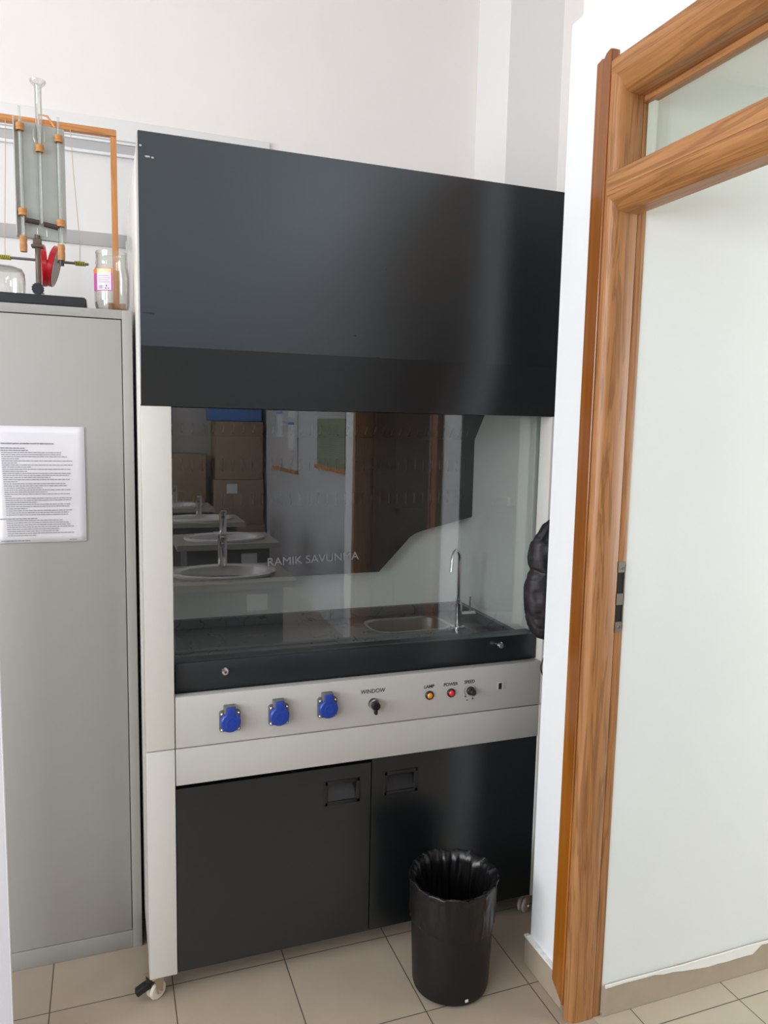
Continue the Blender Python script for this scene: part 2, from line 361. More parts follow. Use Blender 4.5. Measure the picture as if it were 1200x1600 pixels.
struct('wall_left', bm, 'wall')
for i, (y0, y1) in enumerate(((-4.85, -3.05), (-2.45, -0.65))):
    bm = B()
    for a in ((y0, y0+.06, .95, 2.75), (y1-.06, y1, .95, 2.75), (y0, y1, .95, 1.01), (y0, y1, 2.69, 2.75), ((y0+y1)/2-.04, (y0+y1)/2+.04, .95, 2.75)):
        box(bm, X_L-0.08, X_L-0.02, *a)
    struct('window_%d' % (i+1), bm, 'wall_white')
bm = B()
for a in ((-3.0, -2.94, .95, 3.2), (-2.06, -2.0, .95, 3.2), (-3.0, -2.0, .95, 1.01), (-3.0, -2.0, 3.14, 3.2)):
    box(bm, a[0], a[1], Y_F-0.1, Y_F-0.02, a[2], a[3])
struct('window_3', bm, 'wall_white')  # frame around the added fill lamp behind the camera
bm = B()
for a in ((-2.0, 1.35, 2.2, 2.25), (-2.0, 1.35, 3.15, 3.2), (-2.0, -1.95, 2.2, 3.2), (1.30, 1.35, 2.2, 3.2), (-.36, -.30, 2.2, 3.2)):
    box(bm, a[0], a[1], Y_F-0.1, Y_F-0.02, a[2], a[3])
struct('window_4', bm, 'wall_white')  # frame around the added clerestory lamp
bm = B()
for a in ((-4.8, -2.0, 2.35, 2.39), (-4.8, -2.0, 3.11, 3.15), (-4.8, -4.76, 2.35, 3.15), (-2.04, -2.0, 2.35, 3.15), (-3.42, -3.38, 2.35, 3.15)):
    box(bm, 1.51, 1.56, *a)
struct('window_5', bm, 'wall_white')  # frame around the added high side lamp

# skirting
bm = B()
prism(bm, [(-0.36, 0), (-0.172, 0), (-0.172, 0.083), (-0.36, 0.083)], 'x', 1.008, 1.02, bev=0.002)
struct('baseboard_right', bm, 'skirt')
bm = B(); pts = [(-0.36, 0.082)]
for i in range(15): pts.append((-0.36+0.188*i/14, 0.087+0.004*random.random()))
pts.append((-0.172, 0.082)); prism(bm, pts, 'x', 1.006, 1.0195); struct('trim_2', bm, 'grout_edge')
bm = B(); box(bm, 1.10, 3.5, -0.417, -0.4062, 0.001, 0.083, bev=0.002); struct('baseboard_corridor', bm, 'skirt')
bm = B(); pts = [(1.10, 0.080)]                                   # uneven white filler over the corridor skirting
for i in range(40):
    x = 1.10+1.2*i/39; dip = 0.0
    if 1.24 < x < 1.60: dip = -0.021*min(1, (x-1.24)/0.20)
    pts.append((x, 0.081+dip+0.003*random.random()))
pts += [(2.30, 0.081), (2.30, 0.090)]
for i in range(20): pts.append((2.30-1.2*i/19, 0.0875+0.003*random.random()))
prism(bm, pts, 'y', -0.4195, -0.4165); struct('trim_3', bm, 'grout_edge')

# ---- door frame in the partition
door = bpy.data.objects.new('door_1', None); COL.objects.link(door); door.location = (1.04, -0.4, 0); door['kind'] = 'structure'
def arc(cx, cy, r, a0, a1, n=6): return [(cx+r*math.cos(math.radians(a0+(a1-a0)*i/n)), cy+r*math.sin(math.radians(a0+(a1-a0)*i/n))) for i in range(n+1)]
bm = B()
pj = [(1.02, -0.3835), (0.999, -0.3835), (0.999, -0.388)] + arc(1.021, -0.3885, 0.022, 190, 262, 6) + [(1.03, -0.4115), (1.066, -0.4115), (1.071, -0.409), (1.071, -0.3835)]
prism(bm, pj, 'z', 0.0, 2.30); obj('jamb', bm, 'teak', door, ang=50)
bm = B(); box(bm, 1.0725, 1.096, -0.409, -0.36, 0, 2.265, bev=0.002); obj('door_stop', bm, 'teak', door)
bm = B(); prism(bm, [(1.008, -1.312), (1.071, -1.312), (1.071, -1.287), (1.016, -1.287), (1.008, -1.294)], 'z', 0.0, 2.30, bev=.002); box(bm, 1.0725, 1.11, -1.30, -1.288, 0, 2.26)
obj('jamb', bm, 'teak', door, ang=50)
bm = B()
ph = [(1.07, 2.335), (1.004, 2.335), (0.999, 2.329), (0.999, 2.302), (1.003, 2.295), (1.018, 2.268), (1.026, 2.259), (1.034, 2.257), (1.071, 2.257)]
prism(bm, ph, 'y', -1.312, -0.37); obj('head', bm, 'teak_y', door, ang=50)
bm = B(); box(bm, 1.0715, 1.096, -1.29, -0.405, 2.243, 2.333, bev=0.002); obj('head_stop', bm, 'teak_y', door)
bm = B()
pmul = [(1.071, 2.088), (1.005, 2.088), (0.999, 2.084), (0.999, 2.0475), (1.0002, 2.0465), (0.999, 2.0455), (0.999, 2.034), (1.003, 2.026), (1.018, 2.006), (1.028, 2.0), (1.071, 2.0)]
prism(bm, pmul, 'y', -1.30, -0.388); obj('mullion', bm, 'teak_y', door, ang=30)
bm = B(); box(bm, 1.076, 1.080, -1.29, -0.408, 2.088, 2.245); obj('transom_pane', bm, 'transom', door)
bm = B(); box(bm, 1.084, 1.094, -0.43, -0.4095, 2.088, 2.243); obj('glazing_bead', bm, 'grout_edge', door)
# strike plate on the rebate
bm = B()
for a in ((1.170, 1.196), (1.090, 1.118), (1.022, 1.048)): box(bm, 1.0715, 1.0925, -0.4115, -0.4085, *a)
box(bm, 1.0905, 1.0925, -0.4115, -0.4085, 1.03, 1.19)
sp = obj('strike_plate', bm, 'steel', door)
bm = B(); box(bm, 1.0725, 1.0905, -0.4098, -0.409, 1.03, 1.19); obj('latch_hole', bm, 'black', door)
bm = B()
for z in (1.180, 1.035): cyl(bm, (1.083, -0.4112, z), (1.083, -0.4128, z), 0.0035, 12)
pieces('screw', bm, 'chrome', sp)
# open door leaf in the corridor
bm = B(); box(bm, 1.10, 1.90, -1.285, -1.245, 0.01, 1.99, bev=0.003)
for z0, z1 in ((0.15, 0.95), (1.1, 1.85)):
    for a in ((1.2, 1.8, z0, z0+.02), (1.2, 1.8, z1-.02, z1), (1.2, 1.22, z0, z1), (1.78, 1.8, z0, z1)): box(bm, a[0], a[1], -1.245, -1.238, a[2], a[3])
d2 = obj('door_2', bm, 'doorleaf'); d2['kind'] = 'structure'

# stained board nailed beside the frame
bm = B()
pb = [(-0.327, 0.068), (-0.327, 2.345), (-0.345, 2.350), (-0.353, 2.347), (-0.362, 2.356), (-0.375, 2.360), (-0.383, 2.357), (-0.383, 0.034), (-0.376, 0.030)]
prism(bm, pb, 'x', 0.9985, 1.0195, bev=0.0015)
# raised rounded bead along the board's outer edge
cyl(bm, (0.9985, -0.3785, 0.034), (0.9985, -0.3785, 2.353), 0.0040, 12)
for z in (1.16, 1.06, 2.0): cyl(bm, (0.998, -0.345, z), (0.9986, -0.345, z), 0.003, 10)
t4 = struct('trim_4', bm, 'stain', smooth=True)

# ================================================================= BOARD ON THE BACK WALL
wb = thing('wall_board', (-0.9, 0.895, 1.5), 'large white wall board with grey rails, on the wall behind the grey locker', 'board')
bx('panel', (-2.2, 0.486, 0.885, 0.8995, 1.2, 2.498), 'pilaster', wb, 0.002)
bm = B(); box(bm, -2.2, 0.478, 0.878, 0.885, 2.388, 2.430)
obj('rail', bm, 'boardrail', wb, label='grey upper rail')
bm = B(); box(bm, -2.2, 0.478, 0.872, 0.885, 2.416, 2.423, bev=.001); box(bm, -2.2, 0.478, 0.872, 0.885, 2.376, 2.386, bev=.001)
pieces('bead', bm, 'wall_white', wb)
bx('rail', (-2.2, 0.478, 0.878, 0.885, 2.085, 2.128), 'boardrail', wb, 0.001, label='grey middle rail')

# ================================================================= FUME HOOD
H = thing('fume_hood', (0.6, 0.4, 0), 'charcoal and white laboratory fume hood on casters with glass sash and small sink', 'fume hood')
D1 = 0.86
# body shell
bx('side_panel', (0.0, 0.012, 0.062, D1, 0.10, 2.153), 'white_side', H, 0.0015, label='glossy white left side panel')
bx('side_panel', (1.188, 1.2, 0.062, D1, 0.10, 2.153), 'white_side', H, 0.0015)
bx('back_panel', (0.012, 1.188, D1-0.012, D1, 0.10, 2.153), 'white', H)
bx('rear_strip', (-0.004, 0.0, D1-0.03, D1-0.006, 0.3, 2.10), 'white', H, 0.001)
bx('roof_panel', (0.012, 1.188, -0.031, D1-0.012, 2.146, 2.1525), 'white', H)
for i, x in enumerate((0.0, 1.1305)):
    bx('corner_post', (x, x+0.0695, 0.0, 0.0615, 0.686, 1.5452), 'white', H, 0.002, label='upper length of the white corner post')
    bx('corner_post', (x, x+0.0695, 0.0, 0.0615, 0.069, 0.6835), 'white', H, 0.002, label='lower length of the white corner post')
# upper front panel, bent
bm = B()
prism(bm, [(0.0, 1.5455), (-0.030, 1.683), (-0.036, 2.155), (-0.032, 2.155), (-0.026, 1.684), (0.004, 1.5495), (0.05, 1.5495), (0.05, 1.5455)], 'x', 0.0005, 1.1995, bev=0.0008)
hp = obj('hood_front_panel', bm, 'dark', H, ang=3)
bm = B(); prism(bm, [(0.004, 1.549), (-0.026, 1.684), (-0.032, 2.155), (0.062, 2.155), (0.056, 1.70)], 'x', 0.0, 0.004); obj('side_flange', bm, 'flange', H)
bm = B(); prism(bm, [(0.004, 1.549), (-0.026, 1.684), (-0.032, 2.155), (0.062, 2.155), (0.056, 1.70)], 'x', 1.196, 1.2); obj('side_flange', bm, 'flange', H)
# scuffs in the paint
def on_panel(z): return (z-1.5455)/0.1375*-0.030 if z < 1.683 else -0.030-(z-1.683)/0.472*0.006
bm = B()
for x, z, sx_, sz_ in ((0.583, 1.683, 0.006, 0.0015), (0.52, 1.735, 0.004, 0.002), (0.014, 1.757, 0.010, 0.0015), (0.026, 1.756, 0.007, 0.003), (0.60, 1.905, .0015, .0015)):
    lathe(bm, [(0, -0.0004), (0.8, -0.0004), (1, 0.0), (0, 0.0)], (0, 0, 0), (0, -1, 0), 14)
    vs = list(bm.verts)[-30:]
    for v in vs: v.co = Vector((v.co.x*sx_+x, v.co.y+on_panel(z)-0.0006, v.co.z*sz_+z))
pieces('scuff', bm, 'black', hp, label='small dark scuff')
bm = B()
for x, z, sx_, sz_ in ((0.006, 2.123, 0.003, 0.002), (0.021, 2.101, 0.006, 0.002), (0.032, 2.100, 0.003, 0.002)):
    lathe(bm, [(0, -0.0004), (0.8, -0.0004), (1, 0.0), (0, 0.0)], (0, 0, 0), (0, -1, 0), 14)
    vs = list(bm.verts)[-30:]
    for v in vs: v.co = Vector((v.co.x*sx_+x, v.co.y+on_panel(z)-0.0006, v.co.z*sz_+z))
pieces('scuff', bm, 'flange', hp, label='pale chip near the corner')

# control panel and fascia
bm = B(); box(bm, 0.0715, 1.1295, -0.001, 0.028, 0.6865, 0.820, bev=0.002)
cp = obj('control_panel', bm, 'white_shaded', H)
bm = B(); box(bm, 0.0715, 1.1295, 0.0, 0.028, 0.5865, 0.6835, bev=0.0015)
obj('fascia_panel', bm, 'white_shaded', H)
# cupboard doors with recessed grips
def hood_door(x0, x1, z1, hx0, hx1, hz0, hz1):
    bm = B(); y0, y1, z0 = 0.004, 0.022, 0.071
    box(bm, x0, hx0, y0, y1, z0, z1); box(bm, hx1, x1, y0, y1, z0, z1); box(bm, hx0, hx1, y0, y1, z0, hz0); box(bm, hx0, hx1, y0, y1, hz1, z1)
    d = obj('door', bm, 'dark', H)
    bm = B(); r = 0.009
    for a in ((hx0-.002, hx0+r, hz0-.002, hz1+.002), (hx1-r, hx1+.002, hz0-.002, hz1+.002), (hx0, hx1, hz0-.002, hz0+r), (hx0, hx1, hz1-r, hz1+.002)):
        box(bm, a[0], a[1], 0.001, 0.012, a[2], a[3], bev=.0015)
    h = obj('grip', bm, 'handle', d)
    bm = B(); prism(bm, [(0.006, hz0+r), (0.035, hz1-r-.006), (0.035, hz1-.004), (0.040, hz1-.004), (0.040, hz1-r-.01), (0.012, hz0+.004)], 'x', hx0+.004, hx1-.004)
    obj('grip_recess', bm, 'handle', d)
hood_door(0.0715, 0.5985, 0.5755, 0.465, 0.566, 0.469, 0.535)
hood_door(0.6015, 1.1300, 0.5855, 0.638, 0.740, 0.473, 0.539)
bx('door_gap_frame', (0.07, 1.13, 0.045, 0.060, 0.071, 0.60), 'black', H)
bx('bottom_panel', (0.012, 1.188, 0.03, D1-0.01, 0.070, 0.088), 'dark_smooth', H)

# sash: black rail, glass pane
bm = B(); box(bm, 0.0745, 1.1335, 0.0305, 0.055, 0.8205, 0.8965, bev=0.0015); box(bm, 0.0745, 1.1335, 0.055, 0.097, 0.8205, 0.8935)
sr = obj('sash_rail', bm, 'rail', H)
for x, z in ((0.198, 0.871), (1.0, 0.874)):
    bm = B(); lathe(bm, [(0.005, 0), (0.005, 0.006), (0.0095, 0.010), (0.0105, 0.015), (0.008, 0.020), (0.0, 0.022)], (x, 0.0305, z), (0, -1, 0), 24)
    obj('sash_knob', bm, 'chrome', sr)
bx('sash_pane', (0.064, 1.158, 0.0885, 0.0925, 0.892, 1.78), 'pane', H)
bx('sash_edge_reflection', (0.0705, 0.0725, 0.0865, 0.0885, 0.897, 1.56), 'inner', H)  # pale strip painted in for the reflection along the glass's left edge
bx('sash_guide', (1.136, 1.140, 0.098, 0.112, 0.85, 1.56), 'inner', H)
text('faded_lettering', 'RAMIK SAVUNMA', 0.031, (0.450, 0.0878, 1.1325), (0.2665, 0, 0.0085), (-0.03, 0, 1), 'ghost', H, sx=1.06, label='faint capital letters on the sash glass')

# chamber
XL, XR, YB = 0.030, 1.168, 0.640
bm = B()
box(bm, XL-.01, XR+.01, YB, YB+.012, 0.79, 1.80); obj('chamber_back', bm, 'inner', H)
bx('chamber_side', (XL-.012, XL, 0.06, YB, 0.79, 1.80), 'inner', H)
bx('chamber_side', (XR, XR+.012, 0.06, YB, 0.79, 1.80), 'inner', H)
bx('chamber_top', (XL, XR, 0.10, YB, 1.80, 1.81), 'inner', H)
# worktop with a hole for the sink
cx, cy, hw, hd, rc = 0.895, 0.485, 0.142, 0.088, 0.060
def rrect(cx, cy, hw, hd, r, n=7):
    out = []
    for sx_, sy_, a0 in ((1, 1, 0), (-1, 1, 90), (-1, -1, 180), (1, -1, 270)):
        out += arc(cx+sx_*(hw-r), cy+sy_*(hd-r), r, a0, a0+90, n)
    return out
hole = rrect(cx, cy, hw, hd, rc)
bm = B()
ov = [bm.verts.new((x, y, 0.825)) for x, y in ((XL, 0.06), (XR, 0.06), (XR, YB), (XL, YB))]
iv = [bm.verts.new((x, y, 0.825)) for x, y in hole]
es = [bm.edges.new((a, b)) for L_ in (ov, iv) for a, b in zip(L_, L_[1:]+L_[:1])]
bmesh.ops.triangle_fill(bm, use_beauty=True, use_dissolve=False, edges=es)
lo = [bm.verts.new((v.co.x, v.co.y, 0.80)) for v in iv]
for i in range(len(iv)): bm.faces.new((iv[i], iv[(i+1) % len(iv)], lo[(i+1) % len(iv)], lo[i]))
lf = [bm.verts.new((x, 0.06, z)) for x, z in ((XL, .825), (XR, .825), (XR, .80), (XL, .80))]; bm.faces.new(lf)
wt = obj('worktop', bm, 'slate', H, smooth=False)
bm = B(); g = 0.5
box(bm, XL, 0.655, YB-.018, YB-.0005, .8251, .856, bev=.001); box(bm, 0.657, XR, YB-.018, YB-.0005, .8251, .856, bev=.001)
obj('splash_lip', bm, 'slate', wt)
bm = B(); box(bm, XR-.018, XR-.0005, .065, YB-.019, .8251, .856, bev=.001); obj('splash_lip', bm, 'slate', wt)
bm = B(); box(bm, XL+.0005, XL+.018, .065, YB-.019, .8251, .856, bev=.001); obj('splash_lip', bm, 'slate', wt)
# small black printed strokes on the worktop's film
bm = B()
for i in range(4):
    for j in range(2):
        x = 0.18+0.235*i+0.05*j; y = 0.46-0.17*j
        if x > .74: continue
        vs = box(bm, x-.012, x+.012, y-.001, y+.001, .82505, .8254); rot(bm, vs, 0.5, 'Z', (x, y, 0))
        vs = box(bm, x+.07, x+.083, y-.05, y-.0484, .82505, .8254); rot(bm, vs, -0.9, 'Z', (x+.07, y-.05, 0))
pieces('printed_stroke', bm, 'ink', wt)
bm = B()
prev = None
rings = [(hw+.006, hd+.006, rc+.006, 0.8258), (hw-.002, hd-.002, rc, 0.8265), (hw-.006, hd-.006, rc-.004, 0.822), (hw-.012, hd-.012, rc-.006, 0.74), (hw-.03, hd-.03, rc-.02, 0.725), (0.03, 0.02, 0.015, 0.721)]
for a in rings:
    cur = [bm.verts.new((x, y, a[3])) for x, y in rrect(cx, cy, *a[:3])]
    if prev:
        for i in range(len(cur)): bm.faces.new((prev[i], prev[(i+1) % len(cur)], cur[(i+1) % len(cur)], cur[i]))
    prev = cur
bm.faces.new(prev); bmesh.ops.recalc_face_normals(bm, faces=bm.faces)
for f in bm.faces: f.normal_flip() if f.normal.z < -0.5 else None
obj('sink', bm, 'steel', H)
# tap
bm = B(); tx, ty = 1.045, 0.395
lathe(bm, [(0.024, 0), (0.024, 0.006), (0.013, 0.008), (0.0125, 0.085), (0.0085, 0.088), (0.0085, 0.10)], (tx, ty, 0.8255), seg=28)
pts = [(tx, ty, 0.92), (tx, ty, 1.06)]
R_ = 0.030
for i in range(1, 13):
    a = PI*i/12*1.05; d = R_*(1-math.cos(a)); pts.append((tx-d*0.78, ty-d*0.62, 1.06+R_*1.25*math.sin(a)))
p = pts[-1]; pts.append((p[0]-.004, p[1]-.003, p[2]-.025))
tube(bm, pts, 0.0062, 16)
tp = obj('tap', bm, 'chrome', H)
bm = B(); cyl(bm, (tx+.01, ty, 0.872), (tx+.062, ty, 0.872), 0.0085, 20); cyl(bm, (tx+.044, ty, 0.876), (tx+.044, ty, 0.932), 0.0035, 12)
obj('tap_lever', bm, 'chrome', tp)
# slotted baffle
bm = B(); yb = 0.56
def slab(pts_xz):
    vs = [bm.verts.new((x, yb, z)) for x, z in pts_xz]; bm.faces.new(vs)
def P3(x, s):  # s: height along the sheet; above the bend it leans forward
    return (x, yb, s) if s <= 1.465 else (x, yb-(s-1.465)*0.62, 1.465+(s-1.465)*0.78)
xs = [XL]; x = 0.046
while x < 1.13: xs += [x, x+.0055]; x += 0.0318
xs.append(XR)
zs = [1.195, 1.242, 1.280, 1.355, 1.393, 1.465, 1.478, 1.515, 1.95]
grid = {}
def gv(i, j):
    if (i, j) not in grid: grid[(i, j)] = bm.verts.new(P3(xs[i], zs[j]))
    return grid[(i, j)]
for i in range(len(xs)-1):
    for j in range(len(zs)-1):
        if i % 2 == 1 and j in (1, 3, 6): continue
        bm.faces.new((gv(i, j), gv(i+1, j), gv(i+1, j+1), gv(i, j+1)))
slab([(XL, .997), (.812, 1.000), (.925, 1.118), (.945, 1.131), (.975, 1.141), (XR, 1.187), (XR, 1.195), (XL, 1.195)])
o = obj('baffle', bm, 'dark_smooth', H, smooth=False)
sm = o.modifiers.new('thickness', 'SOLIDIFY'); sm.thickness = 0.0025; sm.offset = 0

# --- sockets
def socket(x, z):
    r = B(); y = -0.001
    prism(r, rrect(x, z, 0.0265, 0.0275, 0.006, 3), 'y', y-0.012, y, bev=0.0015)
    box(r, x-.0155, x+.0135, y-.022, y, z+.020, z+.0415, bev=0.002)
    s = obj('power_socket', r, 'sockgrey', H, label='grey socket plate with blue lid')
    r = B(); lathe(r, [(0.0, 0.008), (0.0095, 0.008), (0.0100, 0.009), (0.0112, 0.009), (0.0118, 0.008), (0.022, 0.007), (0.0255, 0.004), (0.0262, 0.0), (0.0262, -0.008)][::-1], (x, y-.020, z), (0, -1, 0), 36)
    box(r, x-.0112, x+.0118, y-.0275, y-.010, z+.012, z+.0405, bev=0.003)
    obj('socket_lid', r, 'blue', s, label='blue round hinged lid')
    for dx in (-.0205, .0205):
        for dz in (-.0215, .0205):
            r = B(); lathe(r, [(0.0038, 0), (0.0035, 0.002), (0.002, 0.0035), (0, 0.004)], (x+dx, y-.012, z+dz), (0, -1, 0), 14)
            obj('screw', r, 'chrome', s)
for x, z in ((0.206, 0.748), (0.333, 0.750), (0.4655, 0.7545)): socket(x, z)
# --- window switch
bm = B(); c = (0.600, -0.001, 0.7475); lathe(bm, [(0.0150, 0), (0.0150, 0.008), (0.013, 0.010)], c, (0, -1, 0), 30)
sw = obj('window_switch', bm, 'black', H)
bm = B(); lathe(bm, [(0.0148, 0.010), (0.0148, 0.013), (0.012, 0.014)], c, (0, -1, 0), 30); obj('switch_ring', bm, 'chrome', sw)
bm = B(); lathe(bm, [(0.0125, 0.013), (0.0120, 0.026), (0.0105, 0.028)], c, (0, -1, 0), 30); box(bm, c[0]-.0045, c[0]+.0045, -.029, -.014, c[2]-.024, c[2]+.004, bev=.003)
obj('switch_lever', bm, 'black', sw)
text('lettering', 'WINDOW', 0.0165, (0.598, -0.0013, 0.7775), (1, 0, 0), (0, 0, 1), 'ink', H, bold=0.0001, sx=.92)
# --- lamp and power buttons
for x, z, mt, nm in ((0.7675, 0.7535, 'yellow', 'LAMP'), (0.835, 0.7535, 'red', 'POWER')):
    bm = B(); lathe(bm, [(0.0125, 0), (0.0125, 0.005), (0.011, 0.0065), (0.0085, 0.0065), (0.0085, 0.004)], (x, -.001, z), (0, -1, 0), 30)
    bz = obj('button_bezel', bm, 'black', H, label='black button ring under %s' % nm)
    bm = B(); lathe(bm, [(0.0083, 0.002), (0.0083, 0.007), (0.006, 0.009), (0.0045, 0.0085), (0.003, 0.0095), (0, 0.0098)], (x, -.001, z), (0, -1, 0), 26)
    obj('button_lens', bm, mt, bz, label='amber button lens' if nm == 'LAMP' else 'red button lens')
    text('lettering', nm, 0.0135, (x-.001, -0.0012, z+.0205), (1, 0, 0), (0, 0, 1), 'ink', H, bold=0.0003, sx=.95)
text('lettering', 'SPEED', 0.0135, (0.894, -0.0012, 0.7755), (1, 0, 0), (0, 0, 1), 'ink', H, bold=0.0003, sx=.92)
bm = B(); c = (0.897, -0.001, 0.753); lathe(bm, [(0.0125, 0), (0.0125, 0.006), (0.0098, 0.008), (0.0090, 0.022), (0.0075, 0.024)], c, (0, -1, 0), 30)
obj('speed_knob', bm, 'black', H)
bm = B()
for a0, a1 in ((125, 225), (55, -10)):
    n_ = 14
    for i in range(n_):
        A, B2 = math.radians(a0+(a1-a0)*i/n_), math.radians(a0+(a1-a0)*(i+1)/n_)
        t = 0.0016*(0.4+0.8*i/n_)
        if i == 0: pv = [bm.verts.new((c[0]+(0.0185+s)*math.cos(A), -0.0013, c[2]+(0.0185+s)*math.sin(A))) for s in (-t/2, t/2)]
        nv = [bm.verts.new((c[0]+(0.0185+s)*math.cos(B2), -0.0013, c[2]+(0.0185+s)*math.sin(B2))) for s in (-t/2, t/2)]
        bm.faces.new((pv[0], nv[0], nv[1], pv[1])); pv = nv
prism(bm, [(c[0]-.0175, c[2]-.0125), (c[0]-.0105, c[2]-.0175), (c[0]-.0165, c[2]-.0185)], 'y', -.0016, -.0011)
pieces('dial_mark', bm, 'ink', H, smooth=False)
text('lettering', '-', 0.016, (0.8875, -0.0012, 0.722), (1, 0, 0), (0, 0, 1), 'ink', H, bold=0.0005)
text('lettering', '+', 0.013, (0.9055, -0.0012, 0.724), (1, 0, 0), (0, 0, 1), 'ink', H, bold=0.0005)
# --- small data port
bm = B(); box(bm, 0.9865, 1.0085, -0.003, -0.001, 0.7465, 0.768, bev=.0008); dp = obj('data_port', bm, 'flange', H)
bm = B(); box(bm, 0.988, 0.998, -0.0036, -0.0028, 0.748, 0.7665); obj('port_opening', bm, 'black', dp)
# --- casters
def caster(cx_, cy_, brake):
    r = B(); box(r, cx_-.02, cx_+.02, cy_-.02, cy_+.02, .0655, .0698, bev=.001)
    prism(r, [(cy_-.014, .066), (cy_+.014, .066), (cy_+.012, .02), (cy_-.004, .02)], 'x', cx_-.0165, cx_-.0145)
    prism(r, [(cy_-.014, .066), (cy_+.014, .066), (cy_+.012, .02), (cy_-.004, .02)], 'x', cx_+.0145, cx_+.0165)
    TH = -1.0
    rot(r, list(r.verts), TH, 'Z', (cx_, cy_, 0))
    k = obj('caster', r, 'brass', H, label='swivel caster with cream wheels')
    r = B()
    for s in (-1, 1): lathe(r, [(0.010, -.005), (0.020, -.005), (0.0238, -.002), (0.0238, .002), (0.020, .005), (0.010, .005)], (cx_+s*.007, cy_+.002, .0242), (1, 0, 0), 32)
    rot(r, list(r.verts), TH, 'Z', (cx_, cy_, 0)); pieces('wheel', r, 'cream', k)
    r = B(); lathe(r, [(.0052, -.019), (.0052, .019)], (cx_, cy_+.002, .0242), (1, 0, 0), 14); rot(r, list(r.verts), TH, 'Z', (cx_, cy_, 0)); obj('axle_bolt', r, 'chrome', k)
    if brake:
        r = B(); vs = box(r, cx_-.056, cx_-.016, cy_-.014, cy_+.010, .036, .052, bev=.003)
        vs2 = list(r.verts); rot(r, vs2, -0.5, 'Y', (cx_-.02, cy_, .05))
        box(r, cx_-.024, cx_-.004, cy_-.012, cy_+.012, .045, .0655, bev=.003)
        obj('brake_lever', r, 'black', k)
caster(0.015, 0.022, True); caster(1.125, 0.030, False); caster(0.035, 0.80, False); caster(1.165, 0.80, False)

# ================================================================= GREY LOCKER
LK = thing('metal_locker', (-0.36, 0.44, 0), 'tall grey steel locker left of the fume hood, notice taped on its door', 'locker')
bm = B()
x0, x1, y0 = -0.80, -0.0085, 0.2415
box(bm, x0, x1, y0+.014, 0.66, 0.0, 1.7955, bev=0.002)
box(bm, x1-.0255, x1, y0, y0+.016, 0.0, 1.7955, bev=0.0015); box(bm, x0, x0+.0255, y0, y0+.016, 0.0, 1.7955, bev=0.0015)
box(bm, x0+.025, x1-.025, y0, y0+.016, 1.7725, 1.7955, bev=0.0015); box(bm, x0+.025, x1-.025, y0, y0+.016, 0.0, 0.0535, bev=0.0015)
obj('body', bm, 'locker', LK)
bx('door_gap', (x0+.025, x1-.025, y0+.012, y0+.0145, 0.05, 1.775), 'locker_gap', LK)
bx('door', (-0.403, x1-.0275, y0+.0005, y0+.014, 0.0555, 1.770), 'locker', LK, 0.0015, label='right door of the locker')
bx('door', (x0+.0275, -0.4055, y0+.0005, y0+.014, 0.0555, 1.770), 'locker', LK, 0.0015, label='left door of the locker')

# notice
NT = thing('notice_sheet', (-0.237, 0.2405, 1.34), 'white printed safety notice in a clear sleeve on the grey locker door', 'notice')
bm = B(); nx, nz = 12, 16
px0, px1, pz0, pz1 = -0.345, -0.132, 1.189, 1.490
g = [[bm.verts.new((px0+(px1-px0)*i/nx, 0.2395-0.0016*max(0, noise.noise(Vector((i*.35, j*.28, 3)))), pz0+(pz1-pz0)*j/nz)) for i in range(nx+1)] for j in range(nz+1)]
for j in range(nz):
    for i in range(nx): bm.faces.new((g[j][i], g[j][i+1], g[j+1][i+1], g[j+1][i]))
o = obj('sheet', bm, 'paper', NT); s_ = o.modifiers.new('t', 'SOLIDIFY'); s_.thickness = 0.0004; s_.offset = 1
def pz(zy): return 1.490-(zy-62)/8*0.001811+0.0005
def pxx(zx): return -0.132-(1052-zx)/8*0.001811
bm = B(); yq = 0.2375
def words(x0_, x1_, z, h=0.0016):
    x = x0_
    while x < x1_-.002:
        w_ = min(random.uniform(.003, .011), x1_-x)
        vs = [bm.verts.new(v) for v in ((x, yq, z-h/2), (x+w_, yq, z-h/2), (x+w_, yq, z+h/2), (x, yq, z+h/2))]; bm.faces.new(vs)
        x += w_+random.uniform(.0008, .0016)
ends = [800, 800, 860, 360, 915, 340, 920, 480, 895, 440, 895, 885, 680, 890, 340, 845, 855, 590, 890, 640, 890, 270, 900, 890, 540, 890, 870, 430, 910, 865, 860]
for k, e in enumerate(ends): words(pxx(178+k*1.2), pxx(e), pz(362+k*23.6))
for k, e in enumerate([800, 860, 880, 915, 760, 755, 915, 520]): words(pxx(212+k), pxx(e), pz(1137+k*24.5))
words(pxx(105), pxx(420), pz(313), .0022); words(pxx(108), pxx(455), pz(338), .0022); words(pxx(140), pxx(530), pz(1115), .0020); words(pxx(150), pxx(450), pz(1368), .0018); words(pxx(865), pxx(945), pz(1368), .0018)
obj('printed_text', bm, 'faint', NT, smooth=False)
text('printed_title', 'Instructiuni pentru protectia muncii in laboratorul nr.', 0.0062, (pxx(178), 0.2375, pz(268)), (1, 0, 0), (0, 0, 1), 'ink', NT, align='LEFT', thick=.0001, sx=.93, bold=.00008)

# thin white board standing at the left edge
CB = thing('white_board_panel', (-0.43, -0.11, 0), 'thin white upright panel at the left edge, only its right edge showing before the locker', 'panel')
bx('sheet', (-0.555, -0.3085, -0.118, -0.104, 0.012, 1.45), 'cupboard', CB, 0.001)
bx('edge_trim', (-0.3083, -0.3065, -0.119, -0.103, 0.012, 1.45), 'wall_white', CB, 0.0005)
bx('foot', (-0.52, -0.36, -0.20, 0.02, 0.0, 0.0115), 'cupboard', CB, 0.001)
ZL = 1.796
